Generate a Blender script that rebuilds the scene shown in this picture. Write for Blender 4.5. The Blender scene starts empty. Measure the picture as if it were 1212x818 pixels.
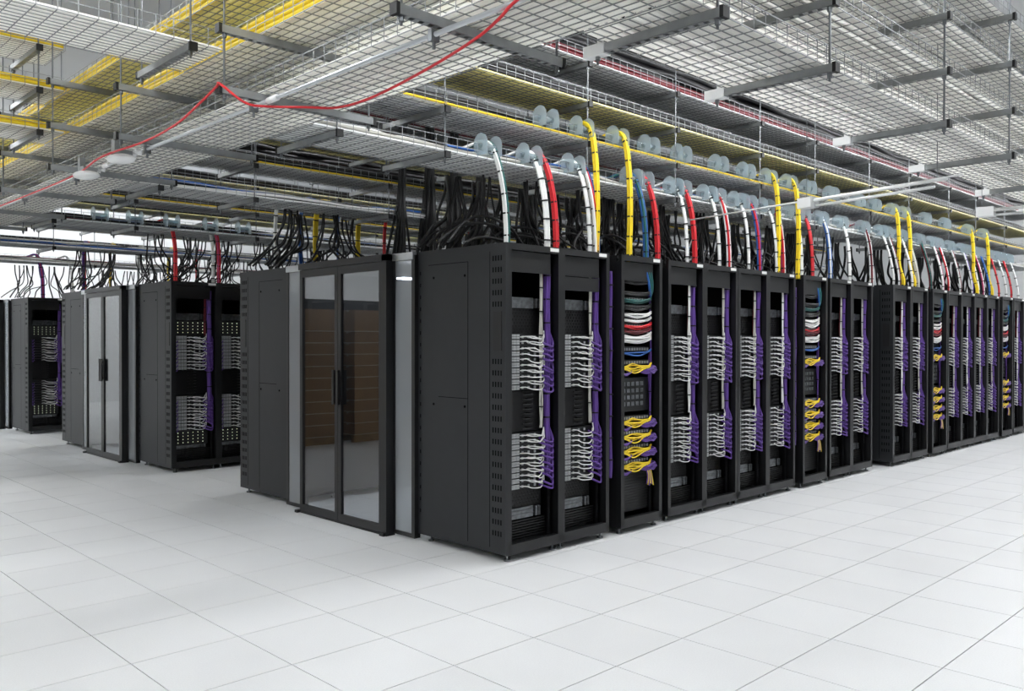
import bpy, math, random
from mathutils import Vector, Matrix

random.seed(7)
scene = bpy.context.scene
col = scene.collection

# ------------------------------------------------------------------ camera, world, exposure
FPX, YAW, PITCH, ROLL = 1012.9, 0.795501, -0.0074422, 0.000985
CAM = Vector((-4.10915, -3.40099, 1.70851))
fw = Vector((math.cos(PITCH)*math.cos(YAW), math.cos(PITCH)*math.sin(YAW), math.sin(PITCH)))
rt = Vector((math.sin(YAW), -math.cos(YAW), 0)); up = rt.cross(fw)
rt2 = math.cos(ROLL)*rt + math.sin(ROLL)*up; up2 = -math.sin(ROLL)*rt + math.cos(ROLL)*up
cam_data = bpy.data.cameras.new('camera'); cam = bpy.data.objects.new('camera', cam_data); col.objects.link(cam)
cam_data.sensor_fit = 'HORIZONTAL'; cam_data.sensor_width = 36; cam_data.lens = 36*FPX/1212
cam_data.clip_start = .05; cam_data.clip_end = 200
cam.matrix_world = Matrix(((rt2.x, up2.x, -fw.x, CAM.x), (rt2.y, up2.y, -fw.y, CAM.y), (rt2.z, up2.z, -fw.z, CAM.z), (0, 0, 0, 1)))
scene.camera = cam
world = bpy.data.worlds.new('world'); scene.world = world; world.use_nodes = True
world.node_tree.nodes['Background'].inputs[0].default_value = (.9, .95, 1, 1)
world.node_tree.nodes['Background'].inputs[1].default_value = 0.0
vs = scene.view_settings
vs.view_transform = 'Standard'; vs.look = 'None'; vs.gamma = 1; vs.use_curve_mapping = False
vs.exposure = 0.0
LAMP = 57.0
scene.cycles.diffuse_bounces = 6          # strength of the linear ceiling luminaires

# ------------------------------------------------------------------ materials
def lin(c): 
    c = c/255
    return c/12.92 if c <= .04045 else ((c+.055)/1.055)**2.4
def rgb(r, g, b): return (lin(r), lin(g), lin(b), 1)
M = {}
def mat(name, c, rough=.5, metal=0, spec=.5, noise=0, nscale=20, bump=0, bscale=200, emit=0):
    m = bpy.data.materials.new(name); m.use_nodes = True; nt = m.node_tree; b = nt.nodes['Principled BSDF']
    b.inputs['Base Color'].default_value = c; b.inputs['Roughness'].default_value = rough
    b.inputs['Metallic'].default_value = metal; b.inputs['Specular IOR Level'].default_value = spec
    if emit: b.inputs['Emission Color'].default_value = c; b.inputs['Emission Strength'].default_value = emit
    if noise or bump:
        tc = nt.nodes.new('ShaderNodeTexCoord')
    if noise:
        n = nt.nodes.new('ShaderNodeTexNoise'); n.inputs['Scale'].default_value = nscale; n.inputs['Detail'].default_value = 4
        nt.links.new(tc.outputs['Object'], n.inputs['Vector'])
        r = nt.nodes.new('ShaderNodeValToRGB')
        r.color_ramp.elements[0].position = .3; r.color_ramp.elements[1].position = .7
        r.color_ramp.elements[0].color = [x*(1-noise) for x in c[:3]]+[1]
        r.color_ramp.elements[1].color = [min(1, x*(1+noise)) for x in c[:3]]+[1]
        nt.links.new(n.outputs['Fac'], r.inputs['Fac']); nt.links.new(r.outputs['Color'], b.inputs['Base Color'])
    if bump:
        n2 = nt.nodes.new('ShaderNodeTexNoise'); n2.inputs['Scale'].default_value = bscale
        nt.links.new(tc.outputs['Object'], n2.inputs['Vector'])
        bp = nt.nodes.new('ShaderNodeBump'); bp.inputs['Strength'].default_value = bump; bp.inputs['Distance'].default_value = .002
        nt.links.new(n2.outputs['Fac'], bp.inputs['Height']); nt.links.new(bp.outputs['Normal'], b.inputs['Normal'])
    M[name] = m; return m

mat('panel', rgb(31, 33, 36), .5, spec=.4, noise=.06, nscale=8, bump=.05, bscale=400)
mat('rack', rgb(15, 16, 18), .42)
mat('inner', rgb(8, 8, 10), .5)
mat('slot', rgb(9, 9, 10), .9, spec=.08)
mat('unit', rgb(13, 14, 16), .45, noise=.2, nscale=60)
mat('port', rgb(165, 167, 168), .45)
mat('steel', rgb(118, 121, 124), .38, metal=.8, noise=.3, nscale=25)
mat('strut', rgb(150, 153, 154), .42, metal=.55, noise=.12, nscale=12)
mat('wire', rgb(146, 149, 151), .42, metal=.45)
mat('rod', rgb(120, 123, 126), .4, metal=.8)
mat('alu', rgb(190, 193, 196), .35, metal=.9, noise=.08, nscale=6)
mat('label', rgb(235, 235, 232), .5)
mat('w_cable', rgb(232, 232, 230), .45)
mat('c_cable', rgb(190, 188, 180), .5)
mat('r_cable', rgb(206, 32, 42), .4)
mat('d_cable', rgb(100, 18, 28), .4)
mat('y_cable', rgb(243, 212, 40), .4)
mat('b_cable', rgb(36, 92, 168), .4)
mat('g_cable', rgb(30, 92, 88), .4)
mat('p_cable', rgb(92, 60, 142), .42)
mat('k_cable', rgb(18, 18, 20), .45)
mat('pk_cable', rgb(190, 60, 110), .42)
mat('tie', rgb(12, 12, 13), .6)
mat('plastic_w', rgb(232, 233, 233), .4)
mat('card', rgb(150, 118, 82), .8, noise=.12, nscale=4)
mat('wood', rgb(150, 120, 80), .8, noise=.2, nscale=9)
mat('wall', rgb(232, 233, 233), .8, noise=.02, nscale=2)
mat('ceil', rgb(196, 198, 200), .8, noise=.03, nscale=1)
mat('duct', rgb(150, 153, 156), .5, metal=.4)
mat('led', rgb(228, 236, 205), .4, emit=.9)
mat('diffuser', rgb(251, 253, 255), .5, emit=1)
M['diffuser'].node_tree.nodes['Principled BSDF'].inputs['Emission Strength'].default_value = LAMP
mat('joint', rgb(62, 64, 66), .8)
mat('diffuser_low', rgb(246, 250, 255), .5, emit=26)

# floor tiles: pale grey high pressure laminate, fine speckle, per tile tone
def tile_mat():
    m = mat('tile', rgb(224, 226, 228), .38, spec=.4); nt = m.node_tree; b = nt.nodes['Principled BSDF']
    g = nt.nodes.new('ShaderNodeNewGeometry')
    n = nt.nodes.new('ShaderNodeTexNoise'); n.inputs['Scale'].default_value = 130; n.inputs['Detail'].default_value = 3
    n3 = nt.nodes.new('ShaderNodeTexNoise'); n3.inputs['Scale'].default_value = 1.3; n3.inputs['Detail'].default_value = 3
    oi = nt.nodes.new('ShaderNodeObjectInfo')
    for q in (n, n3): nt.links.new(g.outputs['Position'], q.inputs['Vector'])
    def ma(op, a, bb, val=None):
        x = nt.nodes.new('ShaderNodeMath'); x.operation = op
        if hasattr(a, 'node'): nt.links.new(a, x.inputs[0])
        else: x.inputs[0].default_value = a
        if hasattr(bb, 'node'): nt.links.new(bb, x.inputs[1])
        else: x.inputs[1].default_value = bb
        return x.outputs[0]
    v = ma('ADD', ma('MULTIPLY', n.outputs['Fac'], .16), ma('MULTIPLY', n3.outputs['Fac'], .10))
    v = ma('ADD', v, ma('MULTIPLY', oi.outputs['Random'], .035))
    v = ma('ADD', v, .80)
    hs = nt.nodes.new('ShaderNodeVectorMath'); hs.operation = 'SCALE'
    hs.inputs[0].default_value = rgb(239, 240, 241)[:3]; nt.links.new(v, hs.inputs['Scale'])
    nt.links.new(hs.outputs[0], b.inputs['Base Color'])
    r = ma('ADD', ma('MULTIPLY', n3.outputs['Fac'], .2), .28); nt.links.new(r, b.inputs['Roughness'])
tile_mat()
def liner_mat(name, c, trans):
    m = bpy.data.materials.new(name); m.use_nodes = True; nt = m.node_tree; nt.nodes.remove(nt.nodes['Principled BSDF'])
    out = nt.nodes['Material Output']
    d = nt.nodes.new('ShaderNodeBsdfDiffuse'); t = nt.nodes.new('ShaderNodeBsdfTranslucent'); mx = nt.nodes.new('ShaderNodeMixShader')
    d.inputs[0].default_value = c; t.inputs[0].default_value = c; mx.inputs[0].default_value = trans
    nt.links.new(d.outputs[0], mx.inputs[1]); nt.links.new(t.outputs[0], mx.inputs[2]); nt.links.new(mx.outputs[0], out.inputs[0])
    M[name] = m
liner_mat('liner', rgb(252, 251, 247), .40)
liner_mat('liner_y', rgb(246, 238, 172), .26)
liner_mat('liner_g', rgb(232, 233, 232), .16)
def glass_mat(name, tint, ior, rough=0, frost=0):
    m = bpy.data.materials.new(name); m.use_nodes = True; nt = m.node_tree; nt.nodes.remove(nt.nodes['Principled BSDF'])
    out = nt.nodes['Material Output']
    t = nt.nodes.new('ShaderNodeBsdfTransparent'); t.inputs[0].default_value = tint
    g = nt.nodes.new('ShaderNodeBsdfGlossy'); g.inputs['Roughness'].default_value = rough
    f = nt.nodes.new('ShaderNodeLayerWeight'); f.inputs['Blend'].default_value = .5
    pw = nt.nodes.new('ShaderNodeMath'); pw.operation = 'POWER'; nt.links.new(f.outputs['Facing'], pw.inputs[0]); pw.inputs[1].default_value = 5
    f0 = ((ior-1)/(ior+1))**2
    ml = nt.nodes.new('ShaderNodeMath'); ml.operation = 'MULTIPLY_ADD'; nt.links.new(pw.outputs[0], ml.inputs[0]); ml.inputs[1].default_value = 1-f0; ml.inputs[2].default_value = f0
    mx = nt.nodes.new('ShaderNodeMixShader'); nt.links.new(ml.outputs[0], mx.inputs[0])
    base = t.outputs[0]
    if frost:
        d = nt.nodes.new('ShaderNodeBsdfTranslucent'); d.inputs[0].default_value = (.8, .82, .84, 1)
        d2 = nt.nodes.new('ShaderNodeBsdfDiffuse'); d2.inputs[0].default_value = (.8, .82, .84, 1)
        m0 = nt.nodes.new('ShaderNodeMixShader'); m0.inputs[0].default_value = .5
        nt.links.new(d.outputs[0], m0.inputs[1]); nt.links.new(d2.outputs[0], m0.inputs[2])
        m1 = nt.nodes.new('ShaderNodeMixShader'); m1.inputs[0].default_value = frost
        nt.links.new(t.outputs[0], m1.inputs[1]); nt.links.new(m0.outputs[0], m1.inputs[2]); base = m1.outputs[0]
    nt.links.new(base, mx.inputs[1]); nt.links.new(g.outputs[0], mx.inputs[2]); nt.links.new(mx.outputs[0], out.inputs[0])
    M[name] = m
glass_mat('glass', (.84, .86, .88, 1), 2.0)
glass_mat('poly', (.72, .75, .78, 1), 1.7, .16, .30)
glass_mat('clear', (.66, .78, .82, 1), 1.55, .12, .30)
glass_mat('roofpoly', (.8, .82, .84, 1), 1.5, .1, .5)

# ------------------------------------------------------------------ mesh helpers
class MB:
    def __init__(s): s.v = []; s.f = []
    def box(s, x0, x1, y0, y1, z0, z1):
        b = len(s.v)
        s.v += [(x0,y0,z0),(x1,y0,z0),(x1,y1,z0),(x0,y1,z0),(x0,y0,z1),(x1,y0,z1),(x1,y1,z1),(x0,y1,z1)]
        s.f += [tuple(b+i for i in q) for q in ((0,3,2,1),(4,5,6,7),(0,1,5,4),(1,2,6,5),(2,3,7,6),(3,0,4,7))]
        return s
    def tube(s, pts, r, n=6, cap=True):
        pts = [Vector(p) for p in pts]; N = len(pts); b = len(s.v); prev = None
        for i, p in enumerate(pts):
            t = (pts[min(i+1, N-1)]-pts[max(i-1, 0)])
            t = t.normalized() if t.length > 1e-9 else Vector((0, 0, 1))
            if prev is None:
                a = Vector((0, 0, 1)) if abs(t.z) < .9 else Vector((1, 0, 0))
                u = t.cross(a).normalized()
            else:
                u = prev - t*prev.dot(t)
                u = u.normalized() if u.length > 1e-6 else t.orthogonal().normalized()
            prev = u; w = t.cross(u)
            rr = r[i] if isinstance(r, (list, tuple)) else r
            for k in range(n):
                a = 2*math.pi*(k+.5)/n
                q = p + (u*math.cos(a)+w*math.sin(a))*rr
                s.v.append((q.x, q.y, q.z))
        for i in range(N-1):
            for k in range(n):
                s.f.append((b+i*n+k, b+i*n+(k+1) % n, b+(i+1)*n+(k+1) % n, b+(i+1)*n+k))
        if cap:
            s.f.append(tuple(b+k for k in range(n))[::-1]); s.f.append(tuple(b+(N-1)*n+k for k in range(n)))
        return s
    def disc(s, c, axis, r, th, n=20, half=False):
        ax = Vector(axis).normalized(); u = ax.orthogonal().normalized(); w = ax.cross(u); b = len(s.v); c = Vector(c)
        for e in (-.5, .5):
            for k in range(n):
                a = 2*math.pi*k/n; q = c+ax*th*e+(u*math.cos(a)+w*math.sin(a))*r; s.v.append(tuple(q))
        s.f.append(tuple(b+k for k in range(n))[::-1]); s.f.append(tuple(b+n+k for k in range(n)))
        for k in range(n): s.f.append((b+k, b+(k+1) % n, b+n+(k+1) % n, b+n+k))
        return s
    def poly_extrude(s, pts, d):
        b = len(s.v); n = len(pts); d = Vector(d)
        for p in pts: s.v.append(tuple(p))
        for p in pts: s.v.append(tuple(Vector(p)+d))
        s.f.append(tuple(range(b, b+n))[::-1]); s.f.append(tuple(range(b+n, b+2*n)))
        for k in range(n): s.f.append((b+k, b+(k+1) % n, b+n+(k+1) % n, b+n+k))
        return s
    def mesh(s, name, m, smooth=False):
        me = bpy.data.meshes.new(name); me.from_pydata(s.v, [], s.f); me.materials.append(M[m])
        if smooth: me.polygons.foreach_set('use_smooth', [True]*len(me.polygons))
        me.update(); return me
JOINED = {'port_row', 'vent_slot', 'seam', 'screw', 'status_led', 'louvre_panel', 'vented_panel', 'cable_comb', 'basket', 'module'}
def obj(name, me, parent=None, loc=None, rot=None, kind=None):
    o = bpy.data.objects.new(name, me); col.objects.link(o)
    if parent: o.parent = parent
    if loc: o.location = loc
    if rot: o.rotation_euler = rot
    if name in JOINED: kind = 'stuff'
    if kind: o['kind'] = kind
    return o
LABELS = {}
def thing(name, label, cat, loc=(0, 0, 0), group=None, me=None, rot=None):
    o = obj(name, me, None, loc, rot); o['label'] = label; o['category'] = cat
    if group: o['group'] = group
    if not 4 <= len(label.split()) <= 16: print('BADLABEL', len(label.split()), label)
    LABELS[label] = LABELS.get(label, 0)+1
    return o
CACHE = {}
def cached(key, fn):
    if key not in CACHE: CACHE[key] = fn()
    return CACHE[key]
def spline(pts, seg=6):
    P = [Vector(p) for p in pts]; P = [P[0]*2-P[1]]+P+[P[-1]*2-P[-2]]; out = []
    for i in range(1, len(P)-2):
        a, b, c, d = P[i-1], P[i], P[i+1], P[i+2]
        for k in range(seg):
            t = k/seg
            out.append(.5*((2*b)+(c-a)*t+(2*a-5*b+4*c-d)*t*t+(3*b-a-3*c+d)*t**3))
    out.append(P[-2]); return out
ORD = ['first','second','third','fourth','fifth','sixth','seventh','eighth','ninth','tenth','eleventh','twelfth','thirteenth','fourteenth','fifteenth','sixteenth','seventeenth','eighteenth','nineteenth','twentieth']

# ------------------------------------------------------------------ room shell
X0, X1, Y0, Y1, ZC = -9.0, 22.0, -9.0, 21.0, 6.2
def struct(name, m, *boxes):
    b = MB()
    for q in boxes: b.box(*q)
    o = obj(name, b.mesh(name, m)); o['kind'] = 'structure'; return o
floor = struct('floor', 'joint', (X0, X1, Y0, Y1, -.20, -.008))
struct('ceiling', 'ceil', (X0, X1, Y0, Y1, ZC, ZC+.2))
struct('wall_left', 'wall', (X0-.2, X1+.2, Y1, Y1+.2, -.2, ZC+.2))
struct('wall_right', 'wall', (X1, X1+.2, Y0, Y1, -.2, ZC+.2))
struct('wall_back', 'wall', (X0-.2, X0, Y0, Y1, -.2, ZC+.2))
struct('wall_front', 'wall', (X0-.2, X1+.2, Y0-.2, Y0, -.2, ZC+.2))
# tiles: 600 mm lattice, the ones showing largest are single parts
def project(p):
    d = Vector(p)-CAM; z = d.dot(fw)
    if z < .3: return None
    return 606+FPX*d.dot(rt2)/z, 409-FPX*d.dot(up2)/z, z
T = .6; G = .003
tile_me = MB().box(G, T-G, G, T-G, -.02, 0).mesh('floor_tile', 'tile')
cand = []; rest = []
for i in range(int(X0/T), int(X1/T)):
    for j in range(int(Y0/T), int(Y1/T)):
        p = project(((i+.5)*T, (j+.5)*T, 0))
        vis = p and -160 < p[0] < 1370 and p[1] < 960
        hidden = ((i*T > .5) and j*T > 1.3 and (j+1)*T < 16) or (p and p[2] > 19)
        if vis and not hidden: cand.append((p[2], i, j))
        else: rest.append((i, j))
cand.sort()
for d, i, j in cand[:300]: obj('floor_tile', tile_me, floor, (i*T, j*T, 0))
b = MB()
for i, j in rest+[(i, j) for _, i, j in cand[300:]]: b.box(i*T+G, (i+1)*T-G, j*T+G, (j+1)*T-G, -.02, 0)
obj('floor_tile', b.mesh('far_tiles', 'tile'), floor, kind='stuff')

# ------------------------------------------------------------------ luminaires
def luminaire(x, y, z, L, along, label, group=None, drop=None):
    o = thing('linear_light', label, 'light', (x, y, z), group, rot=(0, 0, 0 if along == 'x' else math.pi/2))
    def mk():
        h = MB().box(-L/2, L/2, -.05, .05, .06, .115).mesh('housing', 'plastic_w')
        pr = [(-L/2+.02, .058*math.cos(math.pi*q/8), .06-.06*math.sin(math.pi*q/8)) for q in range(9)]
        d = MB().poly_extrude(pr, (L-.04, 0, 0)).mesh('diffuser', 'diffuser')      # half-round wrap diffuser
        return h, d
    h, d = cached(('lum', L), mk)
    obj('housing', h, o); obj('diffuser', d, o)
    w = cached(('lw', z), lambda: MB().tube([(0, 0, .08), (0, 0, ZC-z)], .004, 4).mesh('hanging_wire', 'rod'))
    for s in (-L/2+.3, L/2-.3): obj('hanging_wire', w, o, (s, 0, 0))
LINES = [(.25, 4.35, 'open aisle before the front rack row', (-3.4, -.2, 2.6, 5.4, 8.2, 11.0, 13.8, 16.6, 19.4)),
         (-2.9, 4.5, 'aisle beyond the right-hand tray stack', (-3.4, 2.8, 8.8, 15.0)),
         (6.4, 5.7, 'aisle between the second and third rack rows', (-6.2, -2.9, 2.8, 6.8, 11.8)),
         (12.5, 5.7, 'aisle between the fourth and fifth rack rows', (-6.2, -2.9, 2.8, 6.8, 11.8)),
         (18.6, 4.9, 'last aisle, added to brighten the far left wall', (-6.2, -3.4, -.2, 2.8, 5.8)),  # unseen lamps added to brighten the far left wall
         (3.3, 5.7, 'cross aisle opposite the first glass doors', (-6.2,)),
         (9.5, 5.7, 'cross aisle opposite the second glass doors', (-6.2,)),
         (15.6, 5.7, 'cross aisle opposite the third glass doors', (-6.2, -3.4))]
for y, z, where, xs in LINES:
    for k, x in enumerate(xs):
        luminaire(x, y, z, 2.4, 'x', '%s linear ceiling light along the %s' % (ORD[k], where), 'ceiling lights over the '+where)

# ------------------------------------------------------------------ racks
H, D = 2.445, 1.075
def rack_meshes(w):
    r = {}
    r['post'] = MB().box(0, .042, 0, .055, .075, H-.05).mesh('corner_post', 'rack')
    r['header'] = MB().box(.0, w, 0, .033, H-.05, H).mesh('header', 'rack')
    r['sill'] = MB().box(.0, w, 0, .05, .055, .135).mesh('sill', 'rack')
    r['roof'] = MB().box(.004, w-.004, .05, D-.01, H-.03, H-.004).mesh('roof', 'rack')
    r['base'] = MB().box(.004, w-.004, .05, D-.01, .06, .085).mesh('base', 'inner')
    b = MB().box(.004, w-.004, D-.03, D, .06, H-.01)
    r['rear'] = b.mesh('rear_door', 'rack')
    r['div'] = MB().box(.001, .006, .055, D-.03, .085, H-.03).mesh('light_block_panel', 'inner')  # thin divider sheet added to block light between neighbouring racks
    r['rail'] = MB().box(0, .03, .085, .10, .12, H-.08).box(.004, .012, .082, .085, .2, H-.2).mesh('mounting_rail', 'rack')
    bl = MB().box(.045, w-.105, .03, .045, H-.215, H-.055)
    bl.box(.045, w-.105, .024, .03, H-.218, H-.212)
    r['blank'] = bl.mesh('blanking_panel', 'rack')
    r['blank2'] = MB().box(.045, w-.105, .03, .045, H-.335, H-.222).mesh('blanking_panel', 'rack')
    br = MB().box(.05, w-.2, .13, .14, 0, .085).box(.05, w-.2, .122, .13, .03, .036).box(.05, w-.2, .122, .13, .058, .064)
    for q in range(2): br.box(w-.2+.01+.035*q, w-.2+.035+.035*q, .115, .14, .005, .08)
    for q in range(6): br.box(w-.2+.012+.035*(q % 2), w-.2+.031+.035*(q % 2), .112, .115, .012+.024*(q//2), .026+.024*(q//2))
    r['bracket'] = br.mesh('rail_bracket', 'steel')
    ft = MB().tube([(0, 0, 0), (0, 0, .012)], .028, 10).tube([(0, 0, .012), (0, 0, .07)], .009, 8)
    r['foot'] = ft.mesh('levelling_foot', 'steel')
    r['tag'] = MB().box(0, .10, -.003, 0, 0, .028).mesh('name_tag', 'label')
    lw = MB()
    for q in range(9):
        lw.box(.06, w-.07, .118, .124, .095+q*.021, .107+q*.021)
    r['louvre'] = lw.mesh('louvre_panel', 'inner')
    pf = MB().box(.05, w-.09, .15, .16, 0, .21)
    for a in range(13):
        for c in range(8): pf.box(.06+a*.034+(c % 2)*.015, .077+a*.034+(c % 2)*.015, .146, .15, .012+c*.025, .024+c*.025)
    r['vent'] = pf.mesh('vented_panel', 'inner')
    return r
def end_panel_mesh():
    b = MB().box(-.022, 0, 0, D, .06, H)            # the flat end panel, front edge at y = 0
    return b.mesh('end_panel', 'panel')
def rack(name, label, x, yf, s=1, w=.61, end=False, blank2=False, plain=False, tagx=None, group=None, comb=True):
    o = thing(name, label, 'server rack', (x, yf, 0), group); o.scale = (1, s, 1)
    r = cached(('rack', w), lambda: rack_meshes(w))
    for px, py in ((0, 0), (w-.042, 0), (0, D-.085), (w-.042, D-.085)): obj('corner_post', r['post'], o, (px, py, 0))
    obj('header', r['header'], o); obj('sill', r['sill'], o); obj('roof', r['roof'], o); obj('base', r['base'], o); obj('rear_door', r['rear'], o)
    obj('light_block_panel', r['div'], o); obj('light_block_panel', r['div'], o, (w-.007, 0, 0))
    for px, py in ((.05, .06), (w-.05, .06), (.05, D-.1), (w-.05, D-.1)): obj('levelling_foot', r['foot'], o, (px, py, 0))
    if not plain:
        obj('mounting_rail', r['rail'], o, (.045, 0, 0)); obj('mounting_rail', r['rail'], o, (w-.075, 0, 0))
        obj('blanking_panel', r['blank'], o)
        if blank2: obj('blanking_panel', r['blank2'], o)
        t = obj('name_tag', r['tag'], o, (w-.14, 0, H-.037)); t['label'] = 'small white name tag'
    if end:
        e = obj('end_panel', cached('endp', end_panel_mesh), o)
        e['label'] = 'charcoal sheet steel end panel'
        def det():
            g = MB()                                 # seams of the inset door, screws
            for (y0, y1, z0, z1) in ((.43, .93, H-.125, H-.12), (.43, .437, .1, H-.12), (.43, .80, 1.232, 1.237), (.175, .181, .1, H-.06)):
                g.box(-.0225, -.02, y0, y1, z0, z1)
            sm = g.mesh('seam', 'slot')
            f = MB()
            for (y, z) in ((.47, H-.23), (.86, H-.23), (.47, 1.17), (.86, 1.17)): f.tube([(-.021, y, z), (-.026, y, z)], .011, 8)
            fm = f.mesh('screw', 'slot')
            q = MB(); z = H-.11
            while z > .14:
                for c in range(4 if not 1.58 < z < 1.96 else 0): q.box(-.0235, -.02, .045+c*.03, .057+c*.03, z-.026, z+.014)
                z -= .088
            qm = q.mesh('vent_slot', 'slot')
            hb = MB().box(-.0265, -.02, .045, .135, 1.62, 1.92).mesh('latch', 'inner')
            rr = MB(); z = H-.2
            while z > .2:
                rr.box(-.0235, -.02, D-.045, D-.035, z, z+.03); z -= .1
            return sm, fm, qm, hb, rr.mesh('vent_slot', 'slot')
        sm, fm, qm, hb, rm = cached('endd', det)
        obj('seam', sm, e); obj('screw', fm, e); obj('vent_slot', qm, e); obj('latch', hb, e); obj('vent_slot', rm, e)
    if not plain and comb:
        b1 = obj('rail_bracket', r['bracket'], o, (0, 0, 1.955)); b1['label'] = 'silver rail bracket'
        b2 = obj('rail_bracket', r['bracket'], o, (0, 0, .285)); b2['label'] = 'silver rail bracket'
        obj('vented_panel', r['vent'], o, (0, 0, 1.745)); obj('vented_panel', r['vent'], o, (0, 0, .365))
        obj('louvre_panel', r['louvre'], o)
        def cb():
            b = MB().box(.05, w-.1, .14, .15, .975, 1.295)
            for q in range(8):
                z = 1.0+q*.038
                b.box(.05, .062, .06, .14, z, z+.012); b.box(.22, .34, .06, .068, z, z+.009); b.box(.328, .34, .06, .14, z, z+.012)
            return b.mesh('cable_comb', 'inner')
        obj('cable_comb', cached(('comb', w), cb), o)
    return o

def unit_meshes():
    body = MB().box(.05, .50, .10, .72, .002, .0425).box(.05, .50, .097, .10, .003, .006).mesh('chassis', 'unit')
    p = MB()
    for c in range(4):
        for rr in range(2): p.box(.072+c*.038, .104+c*.038, .093, .10, .005+rr*.019, .0215+rr*.019)
    for c in range(3): p.box(.245+c*.07, .262+c*.07, .092, .10, .01, .03)
    return body, p.mesh('port_row', 'port')
UB, UP = unit_meshes()
FAR_UNITS = MB()
def unit_block(x, yf, s, z0, where, detail, n=10):
    if x > 8.8 and yf < 2:
        for k in range(n):
            z = z0+k*.0445; FAR_UNITS.box(x+.05, x+.50, yf+.10, yf+.72, z+.002, z+.0425); FAR_UNITS.box(x+.075, x+.215, yf+.095, yf+.10, z+.008, z+.036)
        return
    for k in range(n):
        o = thing('rack_switch', '%s flat black switch from the bottom in the %s' % (ORD[k], where), 'network switch', (x, yf, z0+k*.0445), 'switches in the '+where)
        o.scale = (1, s, 1)
        obj('chassis', UB, o)
        if detail: obj('port_row', UP, o)
# looms of patch cords: three hand-laid variants, reused
def loom_meshes(seed):
    R = random.Random(seed); out = []
    for k in range(10):
        z = .022+k*.0445
        for st in (.225, .30):
            if st > .29 and R.random() < .35: continue
            zz = z+R.uniform(-.006, .006); sag = R.uniform(.006, .03)
            pts = [(st, .095, zz), (st+.03, .052+R.uniform(-.01, .006), zz+.004), (st+.09, .045, zz-sag*.7), (.415+R.uniform(-.015, .015), .05, zz-sag), (.455+R.uniform(-.01, .02), .062, zz-sag*.5+R.uniform(-.01, .03)), (.475, .075, zz+.05)]
            out.append(('white_cord', MB().tube(spline(pts, 4), .0048, 5).mesh('white_cord', 'w_cable', True)))
    for k in range(9):
        z = .0+k*.047+R.uniform(-.01, .01)
        pts = [(.43, .085, z+.02), (.47, .03, z-.005+R.uniform(-.01, .01)), (.522, .022, z-.02+R.uniform(-.012, .012)), (.548, .045, z+.02), (.535, .06, z+.075), (.515, .06, z+.12)]
        out.append(('purple_cord', MB().tube(spline(pts, 4), .0085, 6).mesh('purple_cord', 'p_cable', True)))
    for k in range(8):
        z = .0+k*.052
        pts = [(.105, .095, z+.02), (.085, .055, z+.012), (.065, .045, z-.015), (.058, .07, z+.03), (.056, .085, z+.08)]
        out.append(('purple_cord', MB().tube(spline(pts, 3), .0055, 5).mesh('purple_cord', 'p_cable', True)))
    return out
def loom(x, yf, s, z0, where, var):
    o = thing('patch_cord_loom', 'white and purple patch cords fanning across the '+where, 'cable loom', (x, yf, z0)); o.scale = (1, s, 1)
    for n, me in cached(('loom', var), lambda: loom_meshes(var+11)): obj(n, me, o)
def trunk_meshes(seed, z0, z1, cols, r=.013, spread=.017):
    R = random.Random(seed); out = []
    for i, c in enumerate(cols):
        a = 2*math.pi*i/max(1, len(cols)); ox, oy = spread*math.cos(a), spread*.8*math.sin(a)
        if len(cols) == 1: ox = oy = 0
        pts = []; z = z1
        while z > z0:
            pts.append((ox+R.uniform(-.006, .006), oy+R.uniform(-.004, .004), z)); z -= .17
        pts.append((ox, oy, z0))
        out.append((c, MB().tube(spline(pts, 3), r, 7).mesh('cable', c, True)))
    ti = []
    z = z1-.12
    while z > z0+.05:
        ti.append(z); z -= .19
    return out, ti
tie_me = MB().tube([(0, 0, -.006), (0, 0, .006)], .0325, 12).mesh('tie', 'tie')
tie_s = MB().tube([(0, 0, -.005), (0, 0, .005)], .02, 10).mesh('tie', 'tie')
def trunk(x, y, s, z0, z1, cols, label, var, small=False, clip=False):
    o = thing('cable_bundle', label, 'cable bundle', (x, y, 0))
    ms, ti = cached(('trunk', var, z0, z1, tuple(cols), small), lambda: trunk_meshes(var, z0, z1, cols, (.0075 if small else .013), (.0075 if small else .017)))
    for c, me in ms: obj('cable', me, o)
    for z in ti: obj('tie', tie_s if small else tie_me, o, (0, 0, z))
    if clip:
        for z in (.7, 1.4, 2.1): obj('clip', cached('clip', lambda: MB().box(-.075, .07, .028, .034, -.015, .015).mesh('clip', 'inner')), o, (0, 0, z))

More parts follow.
